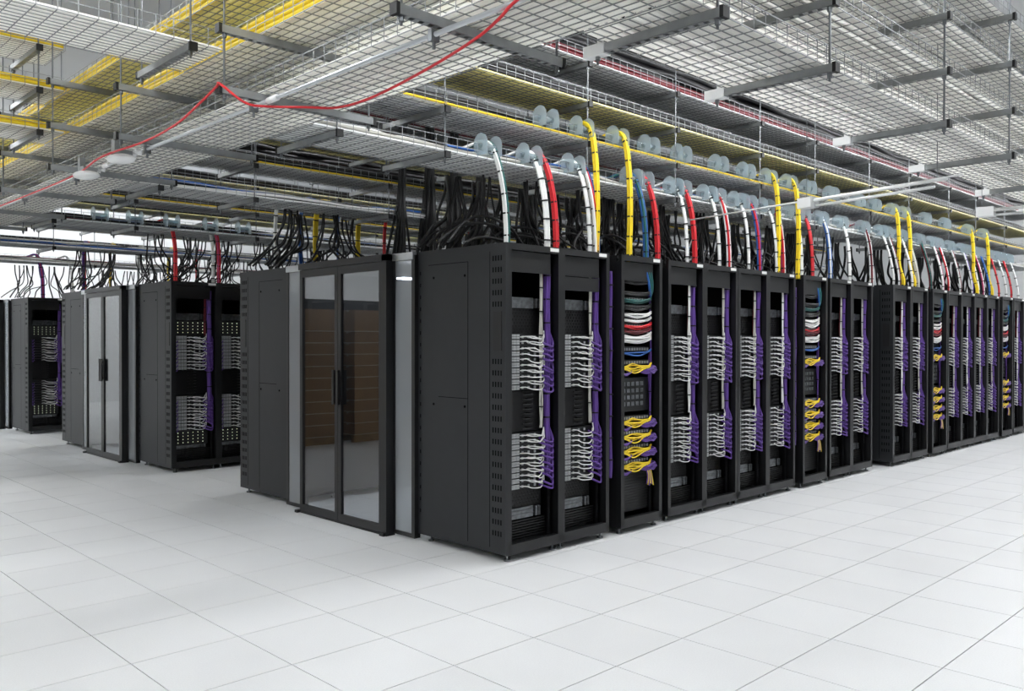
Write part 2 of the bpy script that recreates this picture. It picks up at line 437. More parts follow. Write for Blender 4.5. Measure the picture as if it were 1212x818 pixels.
def compute_rack(i, x, yf, row, ordn, end=False, near=True, s=1, led=False, blank2=False):
    place = '%s %s rack' % (ordn, row)
    o = rack('server_rack', ('open black server rack with switches, %s' % place)+(', with charcoal end panel' if end else ''), x, yf, s, end=end, blank2=blank2)
    for nm, z0 in (('upper', 1.305), ('lower', .525)):
        unit_block(x, yf, s, z0, '%s block of the %s' % (nm, place), near)
        loom(x, yf, s, z0, '%s switches of the %s' % (nm, place), (i*2+(nm == 'lower')) % 4)
    trunk(x+.512, yf+s*.075, s, .62, 2.34, ['p_cable']*5, 'thick purple cable trunk hanging down the '+place, i % 3)
    if not led: trunk(x+.425, yf+s*.06, s, 1.0, 2.24, [('c_cable', 'c_cable', 'w_cable')[i % 3]]*2, 'pale vertical cables beside the purple trunk in the '+place, 10+i % 2, True)
    if i % 2 == 0: trunk(x+.462, yf+s*.09, s, 1.75, 2.24, ['d_cable']*2, 'dark red vertical cables inside the '+place, 20, True)
    if led:
        def lm():
            b = MB(); f = MB().box(.055, .50, .10, .40, 0, .19)
            for a in range(6):
                for c in range(4): b.box(.10+a*.066, .109+a*.066, .096, .10, .03+c*.042, .04+c*.042)
            return f.mesh('chassis', 'unit'), b.mesh('status_led', 'led')
        f, l = cached('leds', lm)
        for nm, z in (('above', 1.755), ('below', .33)):
            q = thing('storage_server', 'black server with rows of lit status lights, %s the switches of the %s' % (nm, place.replace('server ', '')), 'server', (x, yf, z))
            obj('chassis', f, q); e = obj('status_led', l, q); e['label'] = 'rows of pale green lights'
    return o

def cords(name, label, x, y, z, paths, group=None, cat='cable bundle'):
    o = thing(name, label, cat, (x, y, z), group)
    for nm, m, r, pts in paths: obj(nm, MB().tube(spline(pts, 4), r, 6).mesh(nm, m, True), o)
    return o
def net_rack(x, yf, row, ordn, near=True):
    w = .60; place = '%s %s network rack' % (ordn, row)
    rack('network_rack', 'open black rack with horizontal patching, the '+place, x, yf, 1, w=w, comb=False)
    R = random.Random(int(x*100))
    # flat switches and patch panels
    zs = [2.10, 2.05, 1.98, 1.91, 1.86, 1.81, 1.76, 1.70, 1.60, 1.48, .98, .85, .72, .59]
    bm = MB().box(.06, .54, .10, .5, 0, .042)
    pm = MB()
    for c in range(12): pm.box(.075+c*.038, .10+c*.038, .096, .10, .008, .032)
    bme, pme = cached('npanel', lambda: (bm.mesh('chassis', 'unit'), pm.mesh('port_row', 'port')))
    for k, z in enumerate(zs):
        o = thing('flat_switch', '%s thin black switch from the top in the %s' % (ORD[k], place), 'network switch', (x, yf, z), 'thin switches in the '+place)
        obj('chassis', bme, o)
        if near: obj('port_row', pme, o)
    def core():
        b = MB().box(.06, .54, .10, .5, 0, .30).mesh('chassis', 'unit'); q = MB()
        for a in range(5):
            for c in range(4):
                q.box(.13+a*.065, .175+a*.065, .092, .10, .05+c*.06, .085+c*.06); 
        return b, q.mesh('module', 'steel')
    b, q = cached('core', core)
    o = thing('core_switch', 'tall grey switch with a grid of square modules in the '+place, 'network switch', (x, yf, 1.06))
    obj('chassis', b, o); obj('module', q, o)
    o = thing('blank_cover', 'ribbed black blank cover low in the '+place, 'cover', (x, yf, .16))
    lw = MB().box(.06, .54, .11, .12, 0, .36)
    for k in range(14): lw.box(.065, .535, .105, .11, .01+k*.025, .022+k*.025)
    obj('cover', cached('nblank', lambda: lw.mesh('cover', 'inner')), o)
    # horizontal cord bundles
    rows = [(2.22, 'k_cable', 'black'), (2.12, 'k_cable', 'upper black'), (2.06, 'g_cable', 'teal'), (2.0, 'k_cable', 'lower black'), (1.93, 'w_cable', 'topmost white'), (1.89, 'w_cable', 'second white'), (1.83, 'r_cable', 'red'), (1.79, 'd_cable', 'dark red'), (1.735, 'w_cable', 'third white'), (1.70, 'w_cable', 'lowest white'), (1.585, 'b_cable', 'thin bright blue')]
    for z, m, nm in rows:
        ps = []
        for k in range(2 if 'thin' in nm else 4):
            zz = R.uniform(-.016, .016)
            ps.append(('cord', m, .0075 if m != 'k_cable' else .009, [(.09+R.uniform(0, .06), .095, zz), (.12, .04+R.uniform(0, .03), zz*.8-.004), (.28, .03+R.uniform(0, .03), zz-.016+R.uniform(-.012, .012)), (.42, .035+R.uniform(0, .02), zz), (.51, .06, zz+.025)]))
        cords('cord_bundle', '%s horizontal cords in the %s' % (nm, place), x, yf, z, ps)
    ps = [('cord', 'g_cable' if k else 'b_cable', .011, [(.40+.03*k, .05, .2), (.42+.03*k, .03, .1), (.46+.02*k, .04, .0), (.50, .06, -.06)]) for k in range(3)]
    cords('cord_bundle', 'teal and blue cables dropping in at the top of the '+place, x, yf, 2.16, ps)
    for k, z in enumerate((1.45, .965, .835, .705, .575)):
        ps = []
        for q in range(6):
            d = q-2.5; zz = d*.004; yy = .02+.012*((q*2) % 3)
            ps.append(('yellow_cord', 'y_cable', .0058, [(.06, .06, zz+.006), (.11, .03, zz*1.6+.004), (.20, yy, zz*4-.004+R.uniform(-.006, .006)), (.28, yy+.004, zz*3.4-.004+R.uniform(-.006, .006)), (.36, .03, zz*1.5+.004), (.43+.02*(q % 2), .03, .012+zz), (.475+.01*(q % 3), .045, .04+zz*.5)]))
        for q in range(8):
            a = q*.7
            ps.append(('purple_cord', 'p_cable', .0085, [(.31+.02*(q % 3), .07, -.02), (.40, .03, -.05+.006*q), (.49+.03*math.cos(a), .012+.008*(q % 2), -.02+.03*math.sin(a)), (.535, .03, -.03+.005*q), (.52, .07, .02)]))
        for q in range(4):
            ps.append(('purple_cord', 'p_cable', .007, [(.09, .08, -.02), (.065+.01*q, .03, -.05), (.12+.02*q, .025, -.06+.01*q), (.16, .07, -.01)]))
        cords('fibre_loom', '%s yellow and purple fibre loom down the %s' % (ORD[k], place), x, yf, z, ps)
    ps = [('cord', 'y_cable' if q % 2 else 'p_cable', .006, [(.40+.012*q, .03, 0), (.41+.012*q, .02, -.07), (.40+.02*q, .025, -.14-.01*(q % 3))]) for q in range(6)]
    cords('cord_tail', 'yellow cord tail dangling at the bottom of the '+place, x, yf, .54, ps)
    trunk(x+.535, yf+.09, 1, .95, 2.30, ['p_cable']*3, 'slim purple cable trunk inside the '+place, 5, True)

def label_rows():
    front = 'front-row'
    k = 0; n = 0
    seq = [(.42, 'c', 1, 0), (1.025, 'c', 0, 1), (1.775, 'n', 0, 0), (2.50, 'c', 0, 0), (3.11, 'c', 0, 0), (3.73, 'c', 0, 0), (4.34, 'c', 0, 0), (5.10, 'n', 0, 0),
           (5.81, 'c', 0, 0), (6.42, 'c', 0, 0), (7.55, 'c', 1, 0), (8.17, 'c', 0, 0), (8.90, 'n', 0, 0), (9.58, 'c', 0, 0), (10.19, 'c', 0, 0), (10.80, 'c', 0, 0), (11.41, 'c', 0, 0), (12.12, 'n', 0, 0), (12.84, 'c', 0, 0), (13.45, 'c', 0, 0)]
    ci = ni = 0
    for x, t, e, b2 in seq:
        yf = 1.265 if x < 7.2 else 1.20
        if t == 'c':
            compute_rack(ci, x, yf, front, ORD[ci], end=bool(e), near=x < 6, blank2=bool(b2)); ci += 1
        else:
            net_rack(x, yf-.02, front, ORD[ni], near=x < 6)
            trunk(x-.065, yf+.06, 1, .50, 2.30, ['p_cable']*4, 'purple cable trunk in the gap left of the %s front-row network rack' % ORD[ni], 7, clip=True)
            ni += 1
    for i in range(2): compute_rack(i, .42+.61*i, 7.37, 'third-row', ORD[i], end=i == 0, near=True, led=True)
    for i in range(2): compute_rack(i+1, .42+.61*i, 13.5, 'fifth-row', ORD[i], end=i == 0, near=False, led=True)
    for i in range(3):
        rack('server_rack', 'open black server rack, %s in the third row' % ORD[i+2], 1.64+.61*i, 7.37, 1)
        rack('server_rack', 'open black server rack, %s in the fifth row' % ORD[i+2], 1.64+.61*i, 13.5, 1)
    for i in range(9): rack('server_rack', 'closed black server rack, %s in the second row' % ORD[i]+(', with charcoal end panel' if i == 0 else ''), .42+.61*i, 5.52, -1, end=i == 0, plain=True)
    for i in range(4): rack('server_rack', 'closed black server rack, %s in the fourth row' % ORD[i]+(', with charcoal end panel' if i == 0 else ''), .42+.61*i, 11.64, -1, end=i == 0, plain=True)
label_rows()
o = thing('rack_switch', 'flat black switches far along the front row, past its third network rack', 'network switch', me=FAR_UNITS.mesh('rack_switch', 'unit')); o['kind'] = 'stuff'

# ------------------------------------------------------------------ hot aisle containment
def containment(y0, y1, where):
    yr, ym, yl = y0+.31, y0+1.06, y1-.36                        # right jamb, meeting stile, left jamb
    o = thing('door_surround', 'black frame with clear side panels around the doors '+where, 'door frame', (.36, y0, 0))
    L = y1-y0
    # fixed side panels with thin black frames
    for nm, a, b in (('right', 0.01, .29), ('left', L-.36, L-.01)):
        f = MB()
        f.box(0, .02, a, a+.022, .02, 2.42).box(0, .02, b-.022, b, .02, 2.42).box(0, .02, a+.022, b-.022, .02, .055)
        fr = obj('side_frame', f.mesh('side_frame', 'rack'), o)
        p = obj('pane', MB().box(.007, .013, a+.022, b-.022, .055, 2.40).mesh('pane', 'poly'), fr); p['label'] = 'hazy clear plastic pane'
        t = obj('top_trim', MB().box(-.012, .03, a-.01, b+.01, 2.385, 2.445).mesh('top_trim', 'alu'), fr)
    f = MB().box(-.075, .02, .29, .36, .0, 2.44).mesh('jamb', 'rack'); obj('jamb', f, o)
    obj('jamb', MB().box(-.03, .02, L-.375, L-.355, .02, 2.42).mesh('jamb', 'rack'), o)
    obj('filler_post', MB().box(0, .06, -.012, .01, .02, 2.42).mesh('filler_post', 'rack'), o); obj('filler_post', MB().box(0, .06, L-.01, L+.012, .02, 2.42).mesh('filler_post', 'rack'), o)
    obj('track', MB().box(-.075, -.01, .29, L-.35, 2.385, 2.445).mesh('track', 'rack'), o)
    obj('threshold', MB().box(-.07, -.01, .29, L-.35, .0, .012).mesh('threshold', 'rack'), o)
    obj('floor_bracket', MB().box(-.10, -.02, .30, .36, .0, .03).mesh('floor_bracket', 'rack'), o)
    obj('floor_bracket', MB().box(-.10, -.02, L-.37, L-.32, .0, .025).mesh('floor_bracket', 'rack'), o)
    for nm, a, b in (('right', .362, ym-y0-.003), ('left', ym-y0+.003, L-.362)):
        d = thing('sliding_door', '%s glass leaf of the double sliding doors %s' % (nm, where), 'door', (.295, y0, 0))
        w = .05; m = MB()
        m.box(0, .032, a, a+w, .015, 2.38).box(0, .032, b-w, b, .015, 2.38).box(0, .032, a+w, b-w, .015, .085).box(0, .032, a+w, b-w, 2.31, 2.38)
        obj('leaf_frame', m.mesh('leaf_frame', 'rack'), d)
        p = obj('pane', MB().box(.013, .019, a+w, b-w, .085, 2.31).mesh('pane', 'glass'), d)
        hy = b-.03 if nm == 'right' else a+.03
        h = MB().box(-.035, -.012, hy-.016, hy+.016, 1.10, 1.42).box(-.012, 0, hy-.01, hy+.01, 1.13, 1.16).box(-.012, 0, hy-.01, hy+.01, 1.36, 1.39)
        obj('handle', h.mesh('handle', 'inner'), d)
    for k in range(2):
        q = thing('aisle_light', '%s linear light inside the glazed aisle %s' % (ORD[k], where), 'light', (1.0+k*2.4, (y0+y1)/2, 2.30))
        obj('housing', cached('alh', lambda: MB().box(0, 1.5, -.065, .065, .015, .06).mesh('housing', 'plastic_w')), q)
        obj('diffuser', cached('ald', lambda: MB().box(.01, 1.49, -.06, .06, 0, .015).mesh('diffuser', 'diffuser_low')), q)
        for e in (.2, 1.3): obj('hanging_wire', cached('alw', lambda: MB().tube([(0, 0, .06), (0, 0, .10)], .004, 4).mesh('hanging_wire', 'rod')), q, (e, 0, 0))
    r = thing('aisle_roof', 'hazy clear roof sheets over the enclosed aisle '+where, 'roof', (.42, y0, 2.40))
    x = 0
    while x < 5.4:
        obj('roof_sheet', MB().box(x+.02, x+1.18, .02, L-.02, 0, .008).mesh('roof_sheet', 'roofpoly'), r)
        obj('roof_rib', MB().box(x-.02, x+.02, 0.0, L, -.02, .02).mesh('roof_rib', 'alu'), r)
        x += 1.2
containment(2.345, 4.44, 'between the first and second rack rows')
containment(8.45, 10.56, 'between the third and fourth rack rows')
containment(14.59, 16.65, 'beyond the fifth rack row')

# ------------------------------------------------------------------ overhead wire baskets
ZL = [3.04, 3.365, 3.705, 4.047]            # strut centre heights of the four levels
def basket_mesh(a0, a1, w, h=.108, pitch=.1, walls=(1, 1), wallgaps=()):
    b = MB(); r = .0023; n = int(round((a1-a0)/pitch))
    def bar(p, q): b.tube([p, q], r*1.25, 4, False)
    for k in range(n+1):
        a = a0+k*pitch
        pts = [(a, 0, 0), (a, w, 0)]
        gap = any(g0 < a < g1 for g0, g1 in wallgaps)
        if walls[0] and not gap: pts = [(a, 0, h)]+pts
        if walls[1] and not gap: pts = pts+[(a, w, h)]
        b.tube(pts, r*1.25, 4, False)
    m = int(round(w/.05))
    for k in range(m+1): bar((a0, w*k/m, 0), (a1, w*k/m, 0))
    segs = []
    cur = a0
    for g0, g1 in sorted(wallgaps):
        segs.append((cur, g0)); cur = g1
    segs.append((cur, a1))
    for s0, s1 in segs:
        if s1-s0 < .05: continue
        for side, y in ((0, 0), (1, w)):
            if walls[side]:
                for z in (h*.5, h): bar((s0, y, z), (s1, y, z))
    return b.mesh('basket', 'wire')
def liner_mesh(a0, a1, w, m):
    b = MB(); ribs = 12; p = w/ribs; prof = []
    for k in range(ribs):
        y = k*p; prof += [(y, .006), (y+p*.38, .006), (y+p*.5, .022), (y+p*.88, .022)]
    prof.append((w, .006)); prof = [(min(max(y, .006), w-.006), z) for y, z in prof]
    for y, z in prof: b.v += [(a0, y, z), (a1, y, z)]
    for k in range(len(prof)-1): b.f.append((2*k, 2*k+1, 2*k+3, 2*k+2))
    return b.mesh('liner', m)
def tray(label, along, lat, a0, a1, z, w=.56, liner='liner', wallgaps=()):
    """along 'x': runs a0..a1 in x with its near edge at y=lat; along 'y': runs in y, near edge x=lat"""
    o = thing('wire_basket_tray', label, 'cable tray', (0, lat, z+.026) if along == 'x' else (lat, 0, z+.026))
    L = a1-a0
    if along == 'y': o.scale = (1, 1, 1)
    bm = basket_mesh(a0, a1, w, wallgaps=wallgaps); lm = liner_mesh(a0, a1, w, liner)
    if along == 'y':
        for me in (bm, lm):
            me.transform(Matrix(((0, 1, 0, 0), (1, 0, 0, 0), (0, 0, 1, 0), (0, 0, 0, 1))))
    obj('basket', bm, o); q = obj('liner', lm, o); q['label'] = 'ribbed %s liner sheet' % ('yellow' if liner == 'liner_y' else 'white')
def lay(label, along, lat, a0, a1, z, items, seed=1):
    """cables lying along a tray: items = (material, radius, lateral offset, height, wobble)"""
    R = random.Random(seed)
    o = thing('tray_cables', label, 'cables', (0, lat, z+.026) if along == 'x' else (lat, 0, z+.026))
    for m, r, off, hz, wob in items:
        pts = []; a = a0
        while a < a1:
            pts.append((a, off+R.uniform(-wob, wob), hz+r+.016+R.uniform(0, wob*.6))); a += .45
        pts.append((a1, off, hz+r+.016))
        if along == 'y': pts = [(p[1], p[0], p[2]) for p in pts]
        obj('cable', MB().tube(spline(pts, 3), r, 6).mesh('cable', m, True), o)
def hanger(label, along, pos, l0, l1, levels, ztop=ZC, cap=False, rods=(0, 1)):
    """trapeze: strut per level spanning l0..l1 laterally, two threaded rods"""
    L = l1-l0
    o = thing('trapeze_hanger', label, 'hanger', (pos, l0, 0) if along == 'x' else (l0, pos, 0))
    def st():
        b = MB().box(-.0205, .0205, 0, L, .0165, .0205).box(-.0205, -.0165, 0, L, -.0205, .0165).box(.0165, .0205, 0, L, -.0205, .0165)
        b.box(-.0205, -.011, 0, L, -.0205, -.0165).box(.011, .0205, 0, L, -.0205, -.0165)
        q = .05
        while q < L-.03: b.box(-.011, .011, q, q+.025, -.0205, -.0175); q += .05
        me = b.mesh('strut', 'strut'); c = MB().box(-.024, .024, -.006, .012, -.024, .024).mesh('end_cap', 'inner')
        return me, c, MB().tube([(0, 0, -.045), (0, 0, -.021)], .012, 6).mesh('nut', 'steel')
    me, c, nut = cached(('strut', round(L, 3)), st)
    for z in levels:
        for m, nm, oy in ((me, 'strut', 0), (c, 'end_cap', 0), (c, 'end_cap', L-.006), (nut, 'nut', .035), (nut, 'nut', L-.035)):
            q = obj(nm, m, o, (0, oy, z) if along == 'x' else (oy, 0, z))
            if along == 'y': q.rotation_euler = (0, 0, -math.pi/2)
    zb = min(levels)-.06
    for i, y in enumerate((.035, L-.035)):
        if i not in rods: continue
        p = (0, y) if along == 'x' else (y, 0)
        obj('threaded_rod', MB().tube([(p[0], p[1], zb), (p[0], p[1], ztop)], .0062, 6, False).mesh('threaded_rod', 'rod'), o)
LV = ['lowest', 'second', 'third', 'top']
WT = .56
TL, TR = -1.79, -1.23                       # cross-aisle trays
# cross-aisle stack along y
for k in range(3):
    tray('%s wire tray along the cross aisle, %s liner' % (LV[k], ('white', 'white', 'yellow')[k]), 'y', TL, -3.4, 17.5, ZL[k], liner=('liner', 'liner', 'liner_y')[k])
lay('pale cables lying in the lowest cross-aisle tray', 'y', TL, -3.4, 17, ZL[0], [('c_cable', .012, .12+.05*q, 0, .02) for q in range(7)], 3)
lay('yellow fibre cables along the wall of the second cross-aisle tray', 'y', TL, -3.4, 17, ZL[1], [('y_cable', .016, .03+.034*(q % 2), .028*(q//2), .006) for q in range(6)]+[('k_cable', .02, .25+.06*q, 0, .02) for q in range(4)], 4)
lay('yellow fibre cables along the wall of the third cross-aisle tray', 'y', TL, -3.4, 17, ZL[2], [('y_cable', .016, .03+.034*(q % 2), .028*(q//2), .006) for q in range(6)], 5)
ys = [-2.1, -.6, .96, 2.44, 3.86, 5.26, 6.75, 8.2, 9.65, 11.1, 12.6, 14.1, 15.6]
for i, y in enumerate(ys): hanger('steel hanger under the cross-aisle trays, %s from the camera end' % ORD[i], 'y', y, -2.03, -1.03, ZL[:3])
# right-hand stack along x
for k in range(4):
    tray('%s white-lined tray of the stack nearest the camera on the right' % LV[k], 'x', -1.45, TR+.02, 14.0, ZL[k])
    lay('black and white cables in the %s tray of the right-hand stack' % LV[k], 'x', -1.45, -1.2, 14, ZL[k], [(('k_cable', 'w_cable')[q % 2], .012, .1+.06*q, 0, .02) for q in range(6)], 30+k)
for i, x in enumerate([-1.05, -.04, 1.52, 2.83, 4.38, 5.7, 7.2, 8.6, 10.1]):
    hanger('steel hanger under the right-hand tray stack, %s from the cross aisle' % ORD[i], 'x', x, -1.515, -.81, ZL)
    c = thing('strut_cover', 'white plastic cover on a strut end, %s along the right-hand stack' % ORD[i], 'end cover', (x, -.84, ZL[0]),
              me=cached('cover', lambda: MB().box(-.027, .027, -.06, .06, -.026, .026).box(-.012, .012, -.03, -.01, .028, .07).mesh('strut_cover', 'plastic_w')))
    
# stacks over the rack rows
ROWS = [('first', 1.355, 15.0, 4), ('second', 4.19, 12.0, 4), ('third', 7.16, 11.0, 4), ('fourth', 10.27, 10.0, 3), ('fifth', 13.3, 10.0, 3)]
for ri, (nm, y, xe, nl) in enumerate(ROWS):
    for k in range(nl):
        tray('%s wire tray above the %s rack row' % (LV[k], nm), 'x', y, TR+.02, xe, ZL[k], liner=('liner_g', 'liner_g', 'liner_y', 'liner_g')[k])
        R = random.Random(ri*10+k)
        if k == 0: it = [(('c_cable', 'w_cable', 'k_cable', 'b_cable', 'c_cable', 'k_cable', 'w_cable', 'd_cable')[(q+ri) % 8], .009+R.random()*.006, .05+.026*q, .014*(q % 4), .045) for q in range(18)]
        elif k == 1: it = [('y_cable', .008, .012+.018*q, 0, .003) for q in range(2)]+[('k_cable', .026, .11+.055*(q % 8), .042*(q//8), .03) for q in range(16)]
        elif k == 2: it = [('k_cable', .026, .06+.055*(q % 9), .042*(q//9), .03) for q in range(18)]
        else: it = [('d_cable', .018, .03+.035*(q % 2), .03*(q//2), .01) for q in range(4)]+[('k_cable', .036, .12+.064*(q % 7), .06*(q//7), .035) for q in range(35)]
        desc = ('tangled white, black and blue cables', 'black cables and a yellow fibre line', 'thick black cables', 'dark red and heaped black cables')[k]
        lay('%s in the %s tray above the %s rack row' % (desc, LV[k], nm), 'x', y, -1.2, xe, ZL[k], it, ri*7+k)
    xs = [-1.03, -.12, 1.46, 2.75, 4.33, 5.61, 7.14, 8.48, 10.07, 11.32, 12.85]
    for i, x in enumerate(xs):
        if x > xe-.3: continue
        hanger('steel hanger under the trays above the %s rack row, %s from the cross aisle' % (nm, ORD[i]), 'x', x, y-.025, y+.755, ZL[:nl])
    # the same stacks going on past the cross aisle to the left
    lv = ([1], [1, 2, 3], [1, 2], [1], [1])[ri]
    for k in lv:
        tray('%s wire tray left of the cross aisle, in line with the %s rack row' % (LV[k], nm), 'x', y, -6.5, TL-.02, ZL[k], liner='liner')
        if k > 0 and ri: lay('yellow cables in the %s tray left of the cross aisle, beside the %s row' % (LV[k], nm), 'x', y, -6.5, TL-.02, ZL[k], [('y_cable', .016, .03+.034*(q % 2), .028*(q//2), .006) for q in range(4)], 50+ri)
    for i, x in enumerate((-2.0, -3.5, -5.0)):
        hanger('steel hanger left of the cross aisle on the %s row line, %s from the aisle' % (nm, ORD[i]), 'x', x, y-.025, y+.755, [ZL[k] for k in lv])

# ------------------------------------------------------------------ cable drops, spools
def spool_meshes():
    f = MB(); n = 14                                  # clear flange: round top, square foot
    pts = [(0, -.075, -.07)]+[(0, -.075*math.cos(math.pi*k/n), .02+.075*math.sin(math.pi*k/n)) for k in range(n+1)]+[(0, .075, -.07)]
    f.poly_extrude(pts, (.005, 0, 0))
    d = MB().tube([(.0, 0, .0), (.15, 0, .0)], .024, 12)
    s = MB().poly_extrude([(.0, .075, -.07), (.15, .075, -.07), (.15, .07, .03), (0, .07, .03)], (0, .004, 0))
    return f.mesh('flange', 'clear'), d.mesh('drum', 'clear', True), s.mesh('back_plate', 'clear')
SF, SD, SB = spool_meshes()
def spool(x, y, z, label):
    o = thing('cable_spool', label, 'cable guide', (x, y, z))
    obj('flange', SF, o); obj('flange', SF, o, (.15, 0, 0)); obj('drum', SD, o); obj('back_plate', SB, o)
def bundle(label, cols, pts, r=.0118, ties=.145, tie_from=.0):
    """strands side by side following pts, black ties round them"""
    o = thing('cable_bundle', label, 'cable bundle', tuple(pts[0]))
    base = Vector(pts[0]); P = [Vector(p)-base for p in spline(pts, 5)]
    n = len(cols); rows = 2 if n > 3 else 1; per = math.ceil(n/rows)
    for i, c in enumerate(cols):
        ox = (i % per-(per-1)/2)*r*1.75; oy = (i//per-(rows-1)/2)*r*1.7
        obj('strand', MB().tube([p+Vector((ox, oy, 0)) for p in P], r, 6).mesh('strand', c, True), o)
    acc = 0; tot = MB(); tr = r*(per*.95+.35)
    for i in range(1, len(P)):
        acc += (P[i]-P[i-1]).length
        if acc > ties:
            acc = 0; t = (P[i]-P[i-1]).normalized()
            if t.z > -.2: continue
            ring = MB().tube([P[i]-t*.006, P[i]+t*.006], r*(per*.9+.45), 10)
            ring.v = [(P[i].x+(v[0]-P[i].x), P[i].y+(v[1]-P[i].y)*(.55 if per > 2 else .9), v[2]) for v in ring.v]
            obj('tie', ring.mesh('tie', 'tie'), o)
    return o
def drop(x, cols, label, yf=1.265, level=0, y_tray=1.355, lean=.03, rz=2.40, r=.0118):
    R = random.Random(int(x*97)+level)
    zt = ZL[level]+.026
    yb = yf+.05
    if level == 0:
        pts = [(x-.27, y_tray+.30, zt+.05), (x-.14, y_tray+.2, zt+.12), (x-.06, y_tray+.11, zt+.16), (x-.035, y_tray+.03, zt+.115), (x-.005, y_tray-.02, zt-.04), (x+.035, (y_tray+yb)/2-.015, 2.82), (x+.055, yb, 2.58), (x+.058, yb, rz)]
    else:
        pts = [(x-.25, y_tray+.28, zt+.05), (x-.12, y_tray+.18, zt+.11), (x-.035, y_tray+.07, zt+.17), (x-.02, y_tray-.02, zt+.10), (x, y_tray-.05, zt-.1), (x+.02, y_tray-.055, 3.02), (x+.03, y_tray-.05, 2.75), (x+.035, yb, 2.55), (x+.035, yb, rz)]
    bundle(label, cols, pts, r)
W, RD, YL, BL, GR, PU, CR, DR, PK, K = 'w_cable', 'r_cable', 'y_cable', 'b_cable', 'g_cable', 'p_cable', 'c_cable', 'd_cable', 'pk_cable', 'k_cable'
NAME = {W: 'white', RD: 'red', YL: 'yellow', BL: 'blue', GR: 'teal', PU: 'purple', CR: 'cream', DR: 'dark red', PK: 'pink', K: 'black'}
def cname(cols):
    u = []
    for c in cols:
        if NAME[c] not in u: u.append(NAME[c])
    return ' and '.join(u) if len(u) < 3 else ', '.join(u[:-1])+' and '+u[-1]
DROPS = [(.40, [W, GR, W, W]), (.85, [W, W, W]), (.955, [RD, RD, RD, RD]), (1.375, [W, W]), (1.46, [W, RD, BL, CR, RD, BL]), (2.16, [GR, BL, BL, GR]), (2.34, [RD, RD, RD, RD]),
         (2.82, [W, W]), (2.95, [RD, RD, RD, RD]), (3.39, [W, W]), (3.57, [RD, W, W, RD]), (3.96, [W, W]), (4.18, [RD, PU, BL, BL]), (4.55, [W, W]), (4.70, [RD, W, PK, RD]),
         (5.13, [W, W, W]), (5.40, [RD, RD, RD]), (5.86, [W, BL, BL, W]), (6.40, [W, W, W]), (7.05, [DR, W, W, DR]), (7.60, [W, W]), (7.80, [W, DR, DR]), (8.25, [W, W]), (8.45, [CR]*6), (8.95, [GR, DR, DR, RD]), (9.45, [W, W, PK]), (9.7, [RD, W, W]), (10.2, [W, DR, DR]),
         (10.75, [W, PU, PU]), (11.05, [W, W]), (11.3, [PK, W, W]), (11.6, [BL, BL, GR]), (12.1, [RD, RD]), (12.5, [W, W]), (12.8, [RD, RD, DR]), (13.2, [W, W])]
for i, (x, cols) in enumerate(DROPS):
    yf = 1.265 if x < 7.2 else 1.20
    drop(x, cols, '%s cable bundle dropping to the front row, %s from the aisle' % (cname(cols), ORD[i] if i < 20 else '%dth' % (i+1)), yf)
YD = [1.485, 1.94, 4.60, 5.06, 7.95, 8.35, 11.0, 11.75]
for i, x in enumerate(YD):
    drop(x, [YL]*4, 'thick yellow cable bundle dropping into the front row, %s of the yellow ones' % ORD[i], 1.265 if x < 7.2 else 1.20, level=1, lean=.02, r=.0125)
# clear spools clipped on the front wall of the lowest and second trays
sx = [.22, .66, .80+.33, 1.62, 2.02, 2.40, 2.62, 2.80+.4, 3.42+.2, 4.0, 4.40, 4.78, 5.22, 5.55, 5.92, 6.30, 6.62, 7.0, 7.4, 7.9, 8.4, 8.9, 9.4, 10.0]
sx = sorted([d[0]-.165 for d in DROPS if d[0] not in (.955, 1.46)])
for i, x in enumerate(sx): spool(x, 1.375, ZL[0]+.125, 'clear plastic cable spool on the lowest front-row tray, %s from the aisle' % (ORD[i] if i < 20 else '%dth' % (i+1)))
for i, x in enumerate([.86, 1.30, 1.78, 2.24, 2.76, 3.42, 3.95, 4.42, 4.88, 5.35, 5.95, 6.7, 7.2, 7.8, 8.2, 9.0, 9.8, 10.85, 11.6]):
    spool(x, 1.36, ZL[1]+.125, 'clear plastic cable spool on the second front-row tray, %s from the aisle' % ORD[i])
# other rows
for i, (x, cols) in enumerate([(.42, [RD]*4), (.92, [W, W]), (1.0, [PK, RD, RD, PU])]):
    drop(x, cols, '%s cable bundle dropping into the third row, %s from the aisle end' % (cname(cols), ORD[i]), 7.37, y_tray=7.16+.2)
for i, (x, cols) in enumerate([(.6, [PU, PK, PU]), (1.1, [W, W])]):
    drop(x, cols, '%s cable bundle dropping into the fifth row, %s from the aisle end' % (cname(cols), ORD[i]), 13.5, y_tray=13.3+.2)
for i, x in enumerate([-.6, -.2, .25, .75, 1.2]): spool(x, 7.18, ZL[0]+.125, 'clear plastic cable spool on the third-row tray, %s from the aisle' % ORD[i])
def back_drop(i, x, cols, y, row, r=.0115):
    bundle('%s cable bundle hanging above the %s row, %s from the aisle end' % (cname(cols), row, ORD[i]), cols,
           [(x-.05, y+.45, 3.2), (x, y+.7, 3.24), (x+.02, y+.84, 3.1), (x+.03, y+.88, 2.8), (x+.03, y+.86, 2.46)], r)
for i, (x, cols) in enumerate([(.55, [W, W]), (.85, [BL, BL, W, BL]), (1.05, [YL, YL, YL]), (1.35, [BL, W]), (1.62, [YL, YL, YL]), (2.0, [RD, RD]), (2.6, [W, W]), (3.1, [YL, YL, YL]), (3.35, [RD, PK]), (4.4, [YL, YL]), (4.9, [W, RD])]):
    back_drop(i, x, cols, 4.19, 'second')
for i, (x, cols) in enumerate([(.55, [PU, PU, RD]), (.95, [YL, YL]), (1.4, [W, W]), (1.9, [YL, YL]), (2.4, [RD, W])]):
    back_drop(i, x, cols, 10.27, 'fourth')

